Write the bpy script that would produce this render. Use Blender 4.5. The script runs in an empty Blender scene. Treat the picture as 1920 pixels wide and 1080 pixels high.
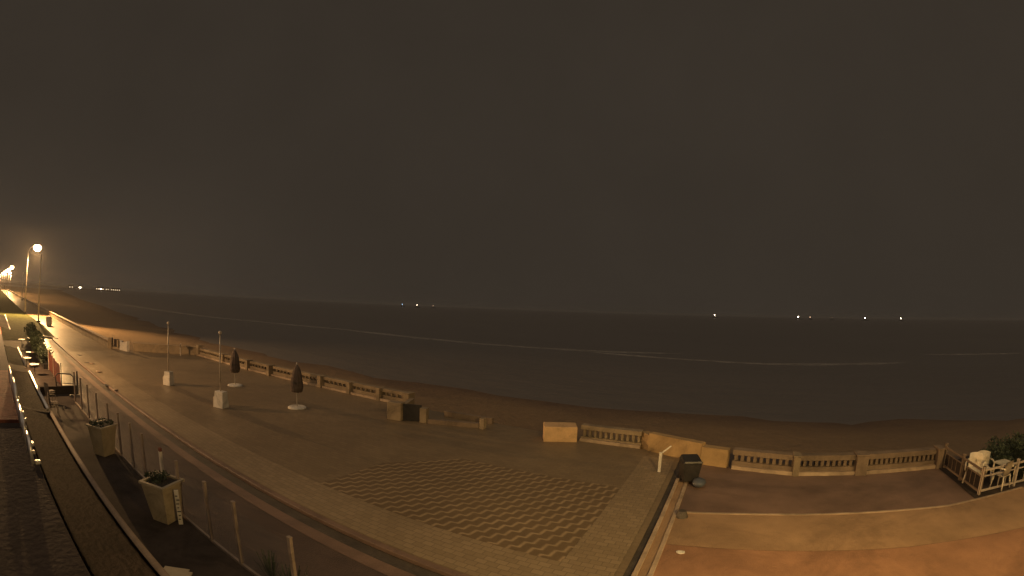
import bpy, bmesh, math, random
from mathutils import Vector, Matrix
random.seed(7)
SC = bpy.context.scene
COL = SC.collection

# ------------------------------------------------------------------ materials
def mat(name, c, rough=.7, var=.25, scale=3.0, bump=0.0, bscale=None, metal=0.0, spec=.5, c2=None, detail=6, emit=None, estr=0):
    m = bpy.data.materials.new(name); m.use_nodes = True
    nt = m.node_tree; n = nt.nodes; l = nt.links
    b = n['Principled BSDF']
    tc = n.new('ShaderNodeTexCoord'); geo = n.new('ShaderNodeNewGeometry')
    nz = n.new('ShaderNodeTexNoise'); nz.inputs['Scale'].default_value = scale; nz.inputs['Detail'].default_value = detail
    nz.inputs['Roughness'].default_value = .65
    l.new(geo.outputs['Position'], nz.inputs['Vector'])
    r = n.new('ShaderNodeValToRGB')
    a = [x*(1-var) for x in c]; d = c2 if c2 else [min(1, x*(1+var)) for x in c]
    r.color_ramp.elements[0].position = .3; r.color_ramp.elements[0].color = (*a, 1)
    r.color_ramp.elements[1].position = .7; r.color_ramp.elements[1].color = (*d, 1)
    l.new(nz.outputs['Fac'], r.inputs['Fac'])
    st = n.new('ShaderNodeTexNoise'); st.inputs['Scale'].default_value = scale*.37; st.inputs['Detail'].default_value = 9; st.inputs['Roughness'].default_value = .75; st.inputs['Distortion'].default_value = 1.2
    l.new(geo.outputs['Position'], st.inputs['Vector'])
    f = M_(nt, 'MINIMUM', M_(nt, 'MULTIPLY_ADD', st.outputs['Fac'], 2.2, -.15), 1.0); f = M_(nt, 'MAXIMUM', f, .62)
    mu = n.new('ShaderNodeVectorMath'); mu.operation = 'SCALE'; l.new(r.outputs['Color'], mu.inputs[0]); l.new(f, mu.inputs['Scale'])
    l.new(mu.outputs[0], b.inputs['Base Color'])
    b.inputs['Roughness'].default_value = rough; b.inputs['Metallic'].default_value = metal
    b.inputs['Specular IOR Level'].default_value = spec
    if bump:
        n2 = n.new('ShaderNodeTexNoise'); n2.inputs['Scale'].default_value = bscale or scale*4; n2.inputs['Detail'].default_value = 8
        l.new(geo.outputs['Position'], n2.inputs['Vector'])
        bp = n.new('ShaderNodeBump'); bp.inputs['Strength'].default_value = bump; bp.inputs['Distance'].default_value = .05
        l.new(n2.outputs['Fac'], bp.inputs['Height']); l.new(bp.outputs['Normal'], b.inputs['Normal'])
    if emit:
        b.inputs['Emission Color'].default_value = (*emit, 1); b.inputs['Emission Strength'].default_value = estr
    return m

def M_(nt, op, a=None, b=None, c=None):
    x = nt.nodes.new('ShaderNodeMath'); x.operation = op
    for i, v in enumerate((a, b, c)):
        if v is None: continue
        if isinstance(v, (int, float)): x.inputs[i].default_value = v
        else: nt.links.new(v, x.inputs[i])
    return x.outputs[0]

def mixc(nt, f, a, b):
    x = nt.nodes.new('ShaderNodeMix'); x.data_type = 'RGBA'
    for sock, v in ((x.inputs[0], f), (x.inputs[6], a), (x.inputs[7], b)):
        if isinstance(v, (int, float)): sock.default_value = v
        elif isinstance(v, tuple): sock.default_value = (*v, 1)
        else: nt.links.new(v, sock)
    return x.outputs[2]

def noise(nt, vec, scale, detail=6, rough=.6):
    x = nt.nodes.new('ShaderNodeTexNoise'); x.inputs['Scale'].default_value = scale; x.inputs['Detail'].default_value = detail
    x.inputs['Roughness'].default_value = rough
    nt.links.new(vec, x.inputs['Vector']); return x.outputs['Fac']

def ground_mat(name, kind):
    """plaza pavers / wavy pavers / edging blocks: pattern in world metres"""
    m = bpy.data.materials.new(name); m.use_nodes = True
    nt = m.node_tree; n = nt.nodes; l = nt.links; b = n['Principled BSDF']
    geo = n.new('ShaderNodeNewGeometry'); P = geo.outputs['Position']
    big = noise(nt, P, .22, 5); fine = noise(nt, P, 9, 8)
    if kind == 'wave':
        rot = n.new('ShaderNodeVectorRotate'); rot.rotation_type = 'Z_AXIS'; rot.inputs['Angle'].default_value = math.radians(-56)
        l.new(P, rot.inputs['Vector'])
        sp = n.new('ShaderNodeSeparateXYZ'); l.new(rot.outputs[0], sp.inputs[0])
        u, v = sp.outputs[0], sp.outputs[1]
        ph = M_(nt, 'MULTIPLY', u, 2*math.pi/.42)
        s1 = M_(nt, 'SINE', ph); s2 = M_(nt, 'MULTIPLY', M_(nt, 'SINE', M_(nt, 'MULTIPLY', ph, 2)), .25)
        off = M_(nt, 'MULTIPLY', M_(nt, 'ADD', s1, s2), .062)
        row = M_(nt, 'DIVIDE', M_(nt, 'ADD', v, off), .37)
        fr = M_(nt, 'FRACT', row)
        # light crest line on each row, soft shoulders
        d = M_(nt, 'ABSOLUTE', M_(nt, 'SUBTRACT', fr, .5))
        mr = n.new('ShaderNodeMapRange'); mr.inputs[1].default_value = .5; mr.inputs[2].default_value = .24
        mr.inputs[3].default_value = 1; mr.inputs[4].default_value = 0; mr.interpolation_type = 'SMOOTHSTEP'
        l.new(d, mr.inputs[0]); line = mr.outputs[0]
        cell = M_(nt, 'FRACT', M_(nt, 'MULTIPLY', M_(nt, 'SINE', M_(nt, 'MULTIPLY', M_(nt, 'FLOOR', row), 12.9)), 43.7))
        dark = mixc(nt, fine, (.18, .122, .062), (.235, .162, .086))
        dark = mixc(nt, M_(nt, 'MULTIPLY', noise(nt, P, 1.4, 7, .75), .7), dark, (.09, .065, .04))
        col = mixc(nt, M_(nt, 'MULTIPLY', line, M_(nt, 'MULTIPLY_ADD', noise(nt, P, 2.6, 6, .7), 1.6, 0)), dark, (.39, .285, .165))
        hgt = line
    else:
        br = n.new('ShaderNodeTexBrick'); l.new(P, br.inputs['Vector'])
        sc = {'plaza': (1.6, .34), 'edge': (1.0, .3), 'slab': (1.0, .8)}[kind]
        br.inputs['Scale'].default_value = 1.0; br.inputs['Brick Width'].default_value = sc[0]*.25 if kind == 'plaza' else sc[1]
        br.inputs['Row Height'].default_value = .2 if kind == 'plaza' else sc[1]*.66
        br.inputs['Mortar Size'].default_value = .012; br.inputs['Mortar Smooth'].default_value = .4
        c = {'plaza': ((.20, .145, .084), (.235, .172, .10), (.165, .12, .072)),
             'edge': ((.255, .188, .11), (.31, .23, .138), (.185, .137, .083)),
             'slab': ((.18, .13, .08), (.22, .16, .1), (.11, .08, .055))}[kind]
        br.inputs['Color1'].default_value = (*c[0], 1); br.inputs['Color2'].default_value = (*c[1], 1); br.inputs['Mortar'].default_value = (*c[2], 1)
        col = br.outputs['Color']; hgt = M_(nt, 'SUBTRACT', 1.0, br.outputs['Fac'])
    f = M_(nt, 'MULTIPLY_ADD', big, .7, .62)
    mul = n.new('ShaderNodeMix'); mul.data_type = 'RGBA'; mul.blend_type = 'MULTIPLY'; mul.inputs[0].default_value = 1
    cmb = n.new('ShaderNodeCombineColor')
    for i in range(3): l.new(f, cmb.inputs[i])
    l.new(col, mul.inputs[6]); l.new(cmb.outputs[0], mul.inputs[7]); l.new(mul.outputs[2], b.inputs['Base Color'])
    rr = M_(nt, 'MULTIPLY_ADD', big, .3, .32); l.new(rr, b.inputs['Roughness'])
    bp = n.new('ShaderNodeBump'); bp.inputs['Strength'].default_value = .5; bp.inputs['Distance'].default_value = .01
    h = M_(nt, 'ADD', hgt, M_(nt, 'MULTIPLY', fine, .6)); l.new(h, bp.inputs['Height']); l.new(bp.outputs['Normal'], b.inputs['Normal'])
    b.inputs['Specular IOR Level'].default_value = .12 if kind == 'slab' else .45
    return m

MT = dict(
    plaza=ground_mat('plaza_pavers', 'plaza'), wave=ground_mat('wavy_pavers', 'wave'), edge=ground_mat('edging_blocks', 'edge'),
    slab=ground_mat('path_slabs', 'slab'),
    road=mat('road_asphalt', (.095, .064, .048), .45, .3, .35, .35, 30),
    drain=mat('dark_gutter_stone', (.075, .06, .045), .6, .3, 2, .3, 20),
    kerb=mat('pale_kerb_stone', (.42, .31, .21), .55, .25, 1.4, .2, 16),
    red=mat('red_paving', (.35, .185, .098), .55, .25, .5, .3, 24),
    tan=mat('tan_paving', (.36, .225, .12), .6, .25, .45, .3, 24),
    lane=mat('worn_lane', (.19, .12, .085), .6, .3, .4, .3, 24),
    terrace=mat('dark_terrace_tiles', (.06, .046, .038), .85, .25, 1.2, .2, 12, spec=.12),
    deck=mat('terrace_walkway', (.075, .056, .044), .85, .25, .9, .2, 14, spec=.12),
    conc=mat('weathered_concrete', (.28, .21, .13), .8, .22, 1.1, .4, 14),
    dimc=mat('dull_concrete', (.21, .15, .10), .85, .22, 1.1, .4, 14),
    postm=mat('weathered_post', (.34, .26, .2), .5, .2, 3, .05, 20),
    ochre=mat('worn_ochre_render', (.38, .25, .115), .85, .25, 1.0, .3, 12),
    render=mat('ochre_render', (.62, .40, .2), .8, .2, 1.3, .3, 12),
    grass=mat('grass', (.055, .06, .024), .95, .35, 2.5, .8, 20, spec=.03),
    white=mat('white_paint', (.72, .66, .56), .45, .1, 2, .08, 12),
    offw=mat('aged_white_metal', (.55, .46, .36), .4, .15, 3, .05, 20),
    lampw=mat('galvanised_pole', (.55, .5, .44), .4, .12, 2, .05, 10, metal=.3),
    darkm=mat('dark_metal', (.05, .045, .042), .4, .2, 4, .05, 12, metal=.4),
    steel=mat('polished_bar', (.85, .8, .74), .28, .06, 2, 0, None, metal=.6),
    canopy=mat('closed_canvas', (.13, .095, .075), .9, .3, 4, .5, 18),
    awning=mat('brown_awning_cloth', (.25, .185, .14), .85, .2, 1.1, .3, 10),
    roofd=mat('dark_flat_roof', (.045, .034, .03), .9, .25, 1, .3, 10, spec=.15),
    roofr=mat('red_tile_roof', (.2, .07, .045), .85, .3, 2.4, .6, 9, spec=.2),
    redc=mat('red_canvas', (.17, .05, .032), .85, .25, 1.3, .3, 10),
    planter=mat('pale_planter', (.44, .36, .24), .65, .18, 2, .15, 14),
    soil=mat('soil', (.03, .022, .016), .95, .4, 8, .8, 20),
    leaf=mat('dark_leaves', (.035, .05, .022), .6, .5, 5, 0),
    plastic=mat('white_plastic', (.8, .7, .52), .35, .08, 3, 0),
    trunk=mat('bark', (.09, .06, .04), .9, .3, 6, .5, 20),
    hull=mat('boat_hull', (.08, .09, .11), .5, .2, .4, 0),
    stone=mat('rubble', (.3, .22, .15), .8, .3, 5, .5, 10),
    building=mat('distant_render', (.2, .17, .15), .8, .2, .02, 0),
)
def emis(name, c, s):
    m = bpy.data.materials.new(name); m.use_nodes = True; nt = m.node_tree; nt.nodes.clear()
    o = nt.nodes.new('ShaderNodeOutputMaterial'); e = nt.nodes.new('ShaderNodeEmission')
    e.inputs[0].default_value = (*c, 1); e.inputs[1].default_value = s; nt.links.new(e.outputs[0], o.inputs[0]); return m
MT['bulb'] = emis('lit_sodium_glass', (1, .62, .3), 22)
MT['boatlight'] = emis('boat_floodlight', (1, .78, .55), 40)
MT['boatdim'] = emis('boat_dim_light', (1, .6, .35), 5)
MT['boatblue'] = emis('boat_blue_light', (.45, .7, 1), 6)
MT['window'] = emis('lit_window', (1, .75, .45), 3)
MT['glass'] = bpy.data.materials.new('windbreak_glass'); MT['glass'].use_nodes = True
g = MT['glass'].node_tree; b = g.nodes['Principled BSDF']
b.inputs['Base Color'].default_value = (.3, .3, .28, 1); b.inputs['Roughness'].default_value = .08; b.inputs['Alpha'].default_value = .06
# sea
m = bpy.data.materials.new('sea_water'); m.use_nodes = True; nt = m.node_tree; b = nt.nodes['Principled BSDF']
geo = nt.nodes.new('ShaderNodeNewGeometry'); mp = nt.nodes.new('ShaderNodeMapping'); mp.inputs['Scale'].default_value = (.35, 1, 1)
nt.links.new(geo.outputs['Position'], mp.inputs['Vector'])
a1 = noise(nt, mp.outputs[0], .35, 8, .6); a2 = noise(nt, mp.outputs[0], .03, 4)
b.inputs['Roughness'].default_value = .42; b.inputs['IOR'].default_value = 1.33
nt.links.new(mixc(nt, a2, (.125, .112, .102), (.175, .157, .142)), b.inputs['Base Color'])
bp = nt.nodes.new('ShaderNodeBump'); bp.inputs['Strength'].default_value = .6; bp.inputs['Distance'].default_value = .5
nt.links.new(a1, bp.inputs['Height']); nt.links.new(bp.outputs['Normal'], b.inputs['Normal']); MT['sea'] = m
# sand: damp near the water
m = bpy.data.materials.new('beach_sand'); m.use_nodes = True; nt = m.node_tree; b = nt.nodes['Principled BSDF']
geo = nt.nodes.new('ShaderNodeNewGeometry'); sp = nt.nodes.new('ShaderNodeSeparateXYZ'); nt.links.new(geo.outputs['Position'], sp.inputs[0])
n1 = noise(nt, geo.outputs['Position'], .12, 6); n2 = noise(nt, geo.outputs['Position'], 2.2, 8, .7)
dry = mixc(nt, n2, (.19, .132, .08), (.29, .205, .127)); wet = mixc(nt, n2, (.12, .085, .062), (.16, .115, .085))
mr = nt.nodes.new('ShaderNodeMapRange'); mr.inputs[1].default_value = -2.0; mr.inputs[2].default_value = -1.65
zz = M_(nt, 'MULTIPLY_ADD', n1, .5, M_(nt, 'ADD', sp.outputs[2], -.25)); nt.links.new(zz, mr.inputs[0])
nt.links.new(mixc(nt, mr.outputs[0], wet, dry), b.inputs['Base Color']); b.inputs['Roughness'].default_value = .95; b.inputs['Specular IOR Level'].default_value = .06
bp = nt.nodes.new('ShaderNodeBump'); bp.inputs['Strength'].default_value = .9; bp.inputs['Distance'].default_value = .12
nt.links.new(M_(nt, 'ADD', M_(nt, 'MULTIPLY', noise(nt, geo.outputs['Position'], .8, 4), 1.5), n2), bp.inputs['Height']); nt.links.new(bp.outputs['Normal'], b.inputs['Normal'])
MT['sand'] = m
MT['foam'] = mat('surf_foam', (.55, .5, .42), .8, .4, .8, .3, 5)
nt = MT['foam'].node_tree; geo = nt.nodes.new('ShaderNodeNewGeometry'); mp = nt.nodes.new('ShaderNodeMapping'); mp.inputs['Scale'].default_value = (.12, .9, 1)
nt.links.new(geo.outputs['Position'], mp.inputs['Vector']); mr = nt.nodes.new('ShaderNodeMapRange'); mr.inputs[1].default_value = .15; mr.inputs[2].default_value = .6; mr.inputs[4].default_value = .5
nt.links.new(noise(nt, mp.outputs[0], 1.0, 6, .7), mr.inputs[0]); nt.links.new(mr.outputs[0], nt.nodes['Principled BSDF'].inputs['Alpha'])

# ------------------------------------------------------------------ mesh helpers
def obj(name, bm, m, parent=None, loc=None, smooth=False, bevel=0):
    if bevel:
        bmesh.ops.bevel(bm, geom=[e for e in bm.edges], offset=bevel, segments=1, affect='EDGES', clamp_overlap=True)
    me = bpy.data.meshes.new(name); bm.normal_update(); bm.to_mesh(me); bm.free()
    for k in (m if isinstance(m, (list, tuple)) else [m]): me.materials.append(MT[k])
    if smooth: me.polygons.foreach_set('use_smooth', [True]*len(me.polygons))
    o = bpy.data.objects.new(name, me); COL.objects.link(o); o.parent = parent
    if loc: o.location = loc
    return o
def thing(name, label, cat, loc=(0, 0, 0), rz=0, group=None):
    o = bpy.data.objects.new(name, None); COL.objects.link(o); o.location = loc; o.rotation_euler = (0, 0, rz)
    o.empty_display_size = .2
    return tag(o, label, cat, group)
def tag(o, label=None, cat=None, group=None, kind=None):
    if label: o['label'] = label
    if cat: o['category'] = cat
    if group: o['group'] = group
    if kind: o['kind'] = kind
    return o
def copy_tree(o, loc, rz, label, parent=None):
    c = o.copy(); COL.objects.link(c); c.parent = parent
    if parent is None: c.location = loc; c.rotation_euler = (0, 0, rz); c['label'] = label
    for ch in [x for x in bpy.data.objects if x.parent == o]: copy_tree(ch, None, None, None, c)
    return c
def box(bm, x0, x1, y0, y1, z0, z1, M=None):
    vs = [bm.verts.new(Vector(p)) for p in ((x0,y0,z0),(x1,y0,z0),(x1,y1,z0),(x0,y1,z0),(x0,y0,z1),(x1,y0,z1),(x1,y1,z1),(x0,y1,z1))]
    if M is not None:
        for v in vs: v.co = M @ v.co
    for f in ((0,3,2,1),(4,5,6,7),(0,1,5,4),(1,2,6,5),(2,3,7,6),(3,0,4,7)): bm.faces.new([vs[i] for i in f])
    return vs
def hexa(bm, b4, t4):
    vs = [bm.verts.new(Vector(p)) for p in list(b4)+list(t4)]
    for f in ((0,3,2,1),(4,5,6,7),(0,1,5,4),(1,2,6,5),(2,3,7,6),(3,0,4,7)): bm.faces.new([vs[i] for i in f])
def wallbox(bm, a, b, th, z0, z1, side=1):
    """a wall of thickness th from a to b; grows to the left (side 1) of a->b"""
    a = Vector(a); b = Vector(b); d = (b-a).normalized(); n = Vector((-d.y, d.x))*th*side
    pts = [a, b, b+n, a+n]
    if side < 0: pts = [a, a+n, b+n, b]
    hexa(bm, [(p.x, p.y, z0) for p in pts], [(p.x, p.y, z1) for p in pts])
def tube(bm, pts, r, seg=10, r2=None, caps=True):
    pts = [Vector(p) for p in pts]; rings = []
    for i, p in enumerate(pts):
        d = (pts[min(i+1, len(pts)-1)]-pts[max(i-1, 0)]).normalized()
        a = d.orthogonal().normalized() if i == 0 else (rings_a - d*rings_a.dot(d)).normalized()
        rings_a = a; c = d.cross(a)
        t = i/max(1, len(pts)-1); rr = r if r2 is None else r+(r2-r)*t
        rings.append([bm.verts.new(p + (a*math.cos(k*2*math.pi/seg)+c*math.sin(k*2*math.pi/seg))*rr) for k in range(seg)])
    for A, B in zip(rings, rings[1:]):
        for k in range(seg): bm.faces.new([A[k], A[(k+1) % seg], B[(k+1) % seg], B[k]])
    if caps: bm.faces.new(rings[0][::-1]); bm.faces.new(rings[-1])
def lathe(bm, prof, seg=20, c=(0, 0)):
    rings = [[bm.verts.new((c[0]+r*math.cos(k*2*math.pi/seg), c[1]+r*math.sin(k*2*math.pi/seg), z)) for k in range(seg)] for r, z in prof]
    for A, B in zip(rings, rings[1:]):
        for k in range(seg): bm.faces.new([A[k], A[(k+1) % seg], B[(k+1) % seg], B[k]])
    bm.faces.new(rings[0][::-1]); bm.faces.new(rings[-1])
def sheet(name, poly, z, m, kind='structure', label=None, seg=None):
    bm = bmesh.new(); vs = [bm.verts.new((x, y, z)) for x, y in poly]; f = bm.faces.new(vs)
    if f.calc_center_median() and f.normal.z < 0: f.normal_flip()
    bm.normal_update()
    if f.normal.z < 0: f.normal_flip()
    o = obj(name, bm, m); tag(o, label, None, None, kind); return o
def leaves(bm, c, rad, n, size, flat=.8):
    """leaf clumps spread unevenly through an ellipsoid"""
    cl = [(Vector((random.gauss(0, .5), random.gauss(0, .5), random.gauss(0, .45))), random.uniform(.25, .5)) for _ in range(max(5, n//60))]
    for _ in range(n):
        q, w = random.choice(cl); p = q + Vector((random.gauss(0, w), random.gauss(0, w), random.gauss(0, w)))*.55
        if p.length > 1.15: p *= 1.1/p.length
        p = Vector(c)+Vector((p.x*rad[0], p.y*rad[1], p.z*rad[2]))
        if p.z < .02: continue
        d = Vector((random.gauss(0, 1), random.gauss(0, 1), random.gauss(.3, .8))).normalized(); e = d.orthogonal().normalized(); s = size*random.uniform(.6, 1.3)
        f = d.cross(e)
        vs = [bm.verts.new(p), bm.verts.new(p+d*s*.5+e*s*.28), bm.verts.new(p+d*s), bm.verts.new(p+d*s*.5-e*s*.28+f*s*.1)]
        bm.faces.new(vs)

# ------------------------------------------------------------------ the ground (X along the seafront to the right, Y seaward)
S = 'structure'
sheet('ground', [(-700, -60), (60, -60), (60, 20.9), (-46, 20.9), (-49, 13.2), (-700, 13.2)], -.02, 'road', S)
o = sheet('plaza', [(-48.4, 7.9), (-1.8, 7.9), (-1.8, 19.6), (-7, 20.6), (-17, 21.3), (-44, 21.4), (-49.5, 14.0)], .10, 'plaza', S)
bm = bmesh.new(); wallbox(bm, (-60, 7.72), (-2.0, 7.72), .2, -.015, .104); obj('plaza_kerb', bm, 'lane', bevel=.012)['kind'] = S
sheet('paving_border', [(-48, 7.94), (-3.3, 7.94), (-3.3, 9.5), (-48, 9.5)], .108, 'edge', S)
sheet('paving_border', [(-3.3, 7.94), (-2.0, 7.94), (-2.0, 18.9), (-3.3, 18.9)], .108, 'edge', S)
sheet('wavy_paving', [(-11.5, 9.5), (-3.3, 9.5), (-3.3, 15.0), (-9.5, 15.0), (-11.5, 12.6)], .112, 'wave', S)
sheet('promenade', [(-700, 7.9), (-48.4, 7.9), (-49.5, 14.0), (-51, 13.1), (-700, 12.4)], .09, 'slab', S)
sheet('gutter', [(-60, 7.35), (-2.0, 7.35), (-2.0, 7.72), (-60, 7.72)], -.014, 'drain', S)
sheet('kerb_strip', [(-60, 6.95), (-1.8, 6.95), (-1.8, 7.35), (-60, 7.35)], -.012, 'lane', S)
sheet('gutter', [(-2.0, 5), (-1.62, 5), (-1.62, 18.6), (-2.0, 18.6)], .062, 'drain', S)
for i, (x0, x1) in enumerate(((-1.62, -1.5), (-1.28, -1.16))):
    bm = bmesh.new(); box(bm, x0, x1, 5, 16.6, -.01, .13 if i == 0 else .11); obj('lane_kerb', bm, 'kerb', bevel=.01)['kind'] = S
sheet('kerb_strip', [(-1.5, 5), (-1.28, 5), (-1.28, 16.4), (-1.5, 16.4)], .075, 'tan', S)
sheet('pavement', [(-1.16, -6), (45, -6), (45, 15.4), (10.2, 12.55), (5.6, 11.95), (-1.16, 11.45)], .058, 'red', S)
sheet('pavement', [(-1.16, 11.45), (5.6, 11.95), (10.2, 12.55), (45, 15.4), (45, 19.7), (12.2, 15.9), (8.2, 14.75), (1, 13.95), (-1.16, 13.6)], .064, 'tan', S)
sheet('lane', [(-1.3, 13.6), (1, 13.95), (8.2, 14.75), (12.2, 15.9), (45, 19.7), (45, 30), (9.6, 19.2), (5.6, 18.4), (-1.3, 18.8)], .054, 'lane', S)
bm = bmesh.new()
pts = [(-1.16, 13.6), (1, 13.95), (8.2, 14.75), (12.2, 15.9)]
for a, b in zip(pts, pts[1:]): wallbox(bm, a, b, .09, .03, .085)
obj('lane_kerb', bm, 'kerb')['kind'] = S
sheet('terrace_floor', [(-62, -3), (-5.5, -3), (-5.5, 4.7), (-62, 4.7)], .06, 'terrace', S)
sheet('terrace_walkway', [(-24, 1.9), (-5.5, 1.9), (-5.5, 2.9), (-24, 2.9)], .066, 'deck', S)
sheet('grass_verge', [(-600, -20), (-58, -20), (-58, 5), (-63.2, 6.6), (-60.3, 8.3), (-80, 8.8), (-118, 7.7), (-600, 6.6)], .098, 'grass', S)
bm = bmesh.new(); wallbox(bm, (-63.3, 6.5), (-60.2, 8.4), .22, 0, .16); obj('island_kerb', bm, 'kerb', bevel=.01)['kind'] = S

# beach and sea
def wl(x): return 38 + max(0, -x-77)*.113
bm = bmesh.new(); xs = [-900, -600, -400, -300, -230, -180]+list(range(-150, 71, 5))+[110, 200, 500]; rows = []
ts = [0, .06, .12, .2, .3, .4, .5, .6, .7, .8, .9, 1.0, 1.15, 1.5, 2.0]
for x in xs:
    y0 = 12.9 if x < -50 else 18.4
    rows.append([bm.verts.new((x, y0+(wl(x)-y0)*t, -.95-1.05*t+(.05*math.sin(x*.31+t*9)+.04*math.sin(x*.83-t*17) if .02 < t < 1.2 else 0))) for t in ts])
for A, B in zip(rows, rows[1:]):
    for k in range(len(ts)-1): bm.faces.new([A[k], B[k], B[k+1], A[k+1]])
obj('beach', bm, 'sand', smooth=True)['kind'] = S
bm = bmesh.new(); vs = [bm.verts.new(p) for p in ((-14000, 28, -2), (14000, 28, -2), (14000, 16000, -2), (-14000, 16000, -2))]; bm.faces.new(vs)
obj('sea', bm, 'sea')['kind'] = S
# surf: broken crests lying parallel to the shore
def crest(bm, pts, w, h=.28, step=1.2):
    w *= 1.9; h *= .45
    P = [Vector(p) for p in pts]; out = []
    for a, b in zip(P, P[1:]):
        n = max(2, int((b-a).length/step))
        out += [a.lerp(b, i/n) for i in range(n)]
    out.append(P[-1]); L = len(out); prev = None
    ph = random.uniform(0, 9)
    for i, p in enumerate(out):
        e = min(1, i/8, (L-1-i)/8)
        gap = .55+.45*math.sin(i*.13+ph)*math.sin(i*.037+1)
        ww = w*e*(.35+.65*abs(gap))*random.uniform(.75, 1.2)+.02
        y = p.y + .5*math.sin(i*.09+ph)+random.uniform(-.12, .12)
        ring = [bm.verts.new((p.x, y-ww*.6, -2.02)), bm.verts.new((p.x, y-ww*.2, -2+h*e)), bm.verts.new((p.x, y+ww*.4, -2.02))]
        if prev:
            for k in range(2): bm.faces.new([prev[k], ring[k], ring[k+1], prev[k+1]])
        prev = ring
bm = bmesh.new()
crest(bm, [(-300, 74), (-208, 79), (-157, 82), (-125, 91), (-101, 95.5), (-73, 91.5), (-53, 90), (-30, 93), (-9, 98)], 3.0, .35)
crest(bm, [(-30, 90), (-8, 85.5), (7, 83.6), (20.6, 86.5), (36, 90)], 2.6, .3)
crest(bm, [(46, 111), (62, 110.4), (80, 112)], 4.0, .35)
tag(obj('sea_foam', bm, 'foam', smooth=True), None, None, None, 'stuff')

# ------------------------------------------------------------------ sea walls
t = thing('sea_wall', 'long low promenade wall running away to the far street lamps', 'wall')
bm = bmesh.new(); wallbox(bm, (-700, 12.15), (-51.4, 12.95), .32, -1.3, .82); obj('wall_body', bm, 'conc', t)
bm = bmesh.new(); wallbox(bm, (-700, 12.08), (-51.35, 12.88), .46, .823, .93); obj('coping', bm, 'kerb', t)
t = thing('wall_end', 'pale wall end with dark slots and a notched white panel, closing the long wall', 'wall')
bm = bmesh.new(); wallbox(bm, (-51.3, 12.95), (-51.0, 13.25), .35, -.5, 1.15); obj('pillar', bm, 'conc', t)
bm = bmesh.new(); wallbox(bm, (-50.95, 13.32), (-49.9, 13.95), .3, -.5, .28); obj('plinth', bm, 'conc', t)
bm = bmesh.new(); wallbox(bm, (-50.9, 13.5), (-50.3, 13.9), .08, .3, 1.05); obj('slot_panel', bm, 'roofd', t)
bm = bmesh.new(); wallbox(bm, (-50.28, 13.66), (-50.12, 13.78), .25, .3, 1.0); obj('pillar', bm, 'conc', t)
bm = bmesh.new(); wallbox(bm, (-50.1, 13.85), (-49.5, 14.15), .08, .3, .95); obj('slot_panel', bm, 'roofd', t)
bm = bmesh.new(); a, b = (-49.9, 13.85), (-48.1, 14.25)
mid = (-49.3, 13.98)
for (p, q, z1, z2) in (((-49.95, 13.9), mid, 1.0, .82), (mid, (-48.15, 14.2), .82, 1.1)):
    d = (Vector(q)-Vector(p)).normalized(); n = Vector((-d.y, d.x))*.3
    P = [Vector(p), Vector(q), Vector(q)+n, Vector(p)+n]; z = [z1, z2, z2, z1]
    hexa(bm, [(v.x, v.y, -.5) for v in P], [(v.x, v.y, zz) for v, zz in zip(P, z)])
obj('notched_panel', bm, 'white', t)
t = thing('sea_wall', 'low dark wall closing the far side of the plaza behind the small sign', 'wall')
bm = bmesh.new(); wallbox(bm, (-48.4, 15.0), (-44.3, 20.7), .3, -1.6, .82); obj('wall_body', bm, 'conc', t)
bm = bmesh.new(); wallbox(bm, (-48.4, 14.95), (-44.25, 20.72), .42, .823, .92); obj('coping', bm, 'conc', t)
bm = bmesh.new(); box(bm, -44.35, -43.8, 20.5, 21.05, -1.2, 1.12); obj('pillar', bm, 'conc', t, bevel=.02)

def baluster_bm():
    bm = bmesh.new(); box(bm, -.055, .055, -.09, .09, 0, .36); return bm
def balustrade(label, pts, pillars, plinth_h, rail_h, base, spacing=.27, mats='conc', bw=.06):
    t = thing('balustrade', label, 'balustrade', (0, 0, 0), 0, 'balustrade runs along the beach')
    bm = bmesh.new()
    for a, b in zip(pts, pts[1:]): wallbox(bm, a, b, .34, -1.3, base+plinth_h)
    obj('plinth', bm, mats, t)
    bm = bmesh.new()
    for a, b in zip(pts, pts[1:]): wallbox(bm, Vector(a)-Vector((0, .16)), Vector(b)-Vector((0, .16)), .15, -.05, base+.14)
    obj('footing', bm, 'kerb', t)
    bm = bmesh.new()
    for a, b in zip(pts, pts[1:]): wallbox(bm, Vector(a)-Vector((0, .03)), Vector(b)-Vector((0, .03)), .4, rail_h-.2, rail_h)
    obj('top_rail', bm, mats, t)
    first = None; n = 0
    for a, b in zip(pts, pts[1:]):
        a = Vector(a); b = Vector(b); d = b-a; L = d.length; k = int(L/spacing)
        for i in range(k):
            if n >= 96: break
            p = a+d*((i+.5)/k)
            if first is None:
                bm = bmesh.new(); h = rail_h-.2-base-plinth_h; box(bm, -bw, bw, -.09, .09, 0, h)
                first = obj('baluster', bm, mats, t, bevel=.012); o = first
            else:
                o = first.copy(); COL.objects.link(o); o.parent = t
            nn = Vector((-d.y, d.x)).normalized()*.17
            o.location = (p.x+nn.x, p.y+nn.y, base+plinth_h); o.rotation_euler = (0, 0, math.atan2(d.y, d.x)); n += 1
    for (x, y, w, h) in pillars:
        bm = bmesh.new(); box(bm, x-w/2, x+w/2, y-.22, y+.36, -.4, h-.06); box(bm, x-w/2-.03, x+w/2+.03, y-.25, y+.39, h-.057, h); obj('pillar', bm, 'conc' if (mats == 'conc' or x < 3) else mats, t, bevel=.01)
    return t
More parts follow.
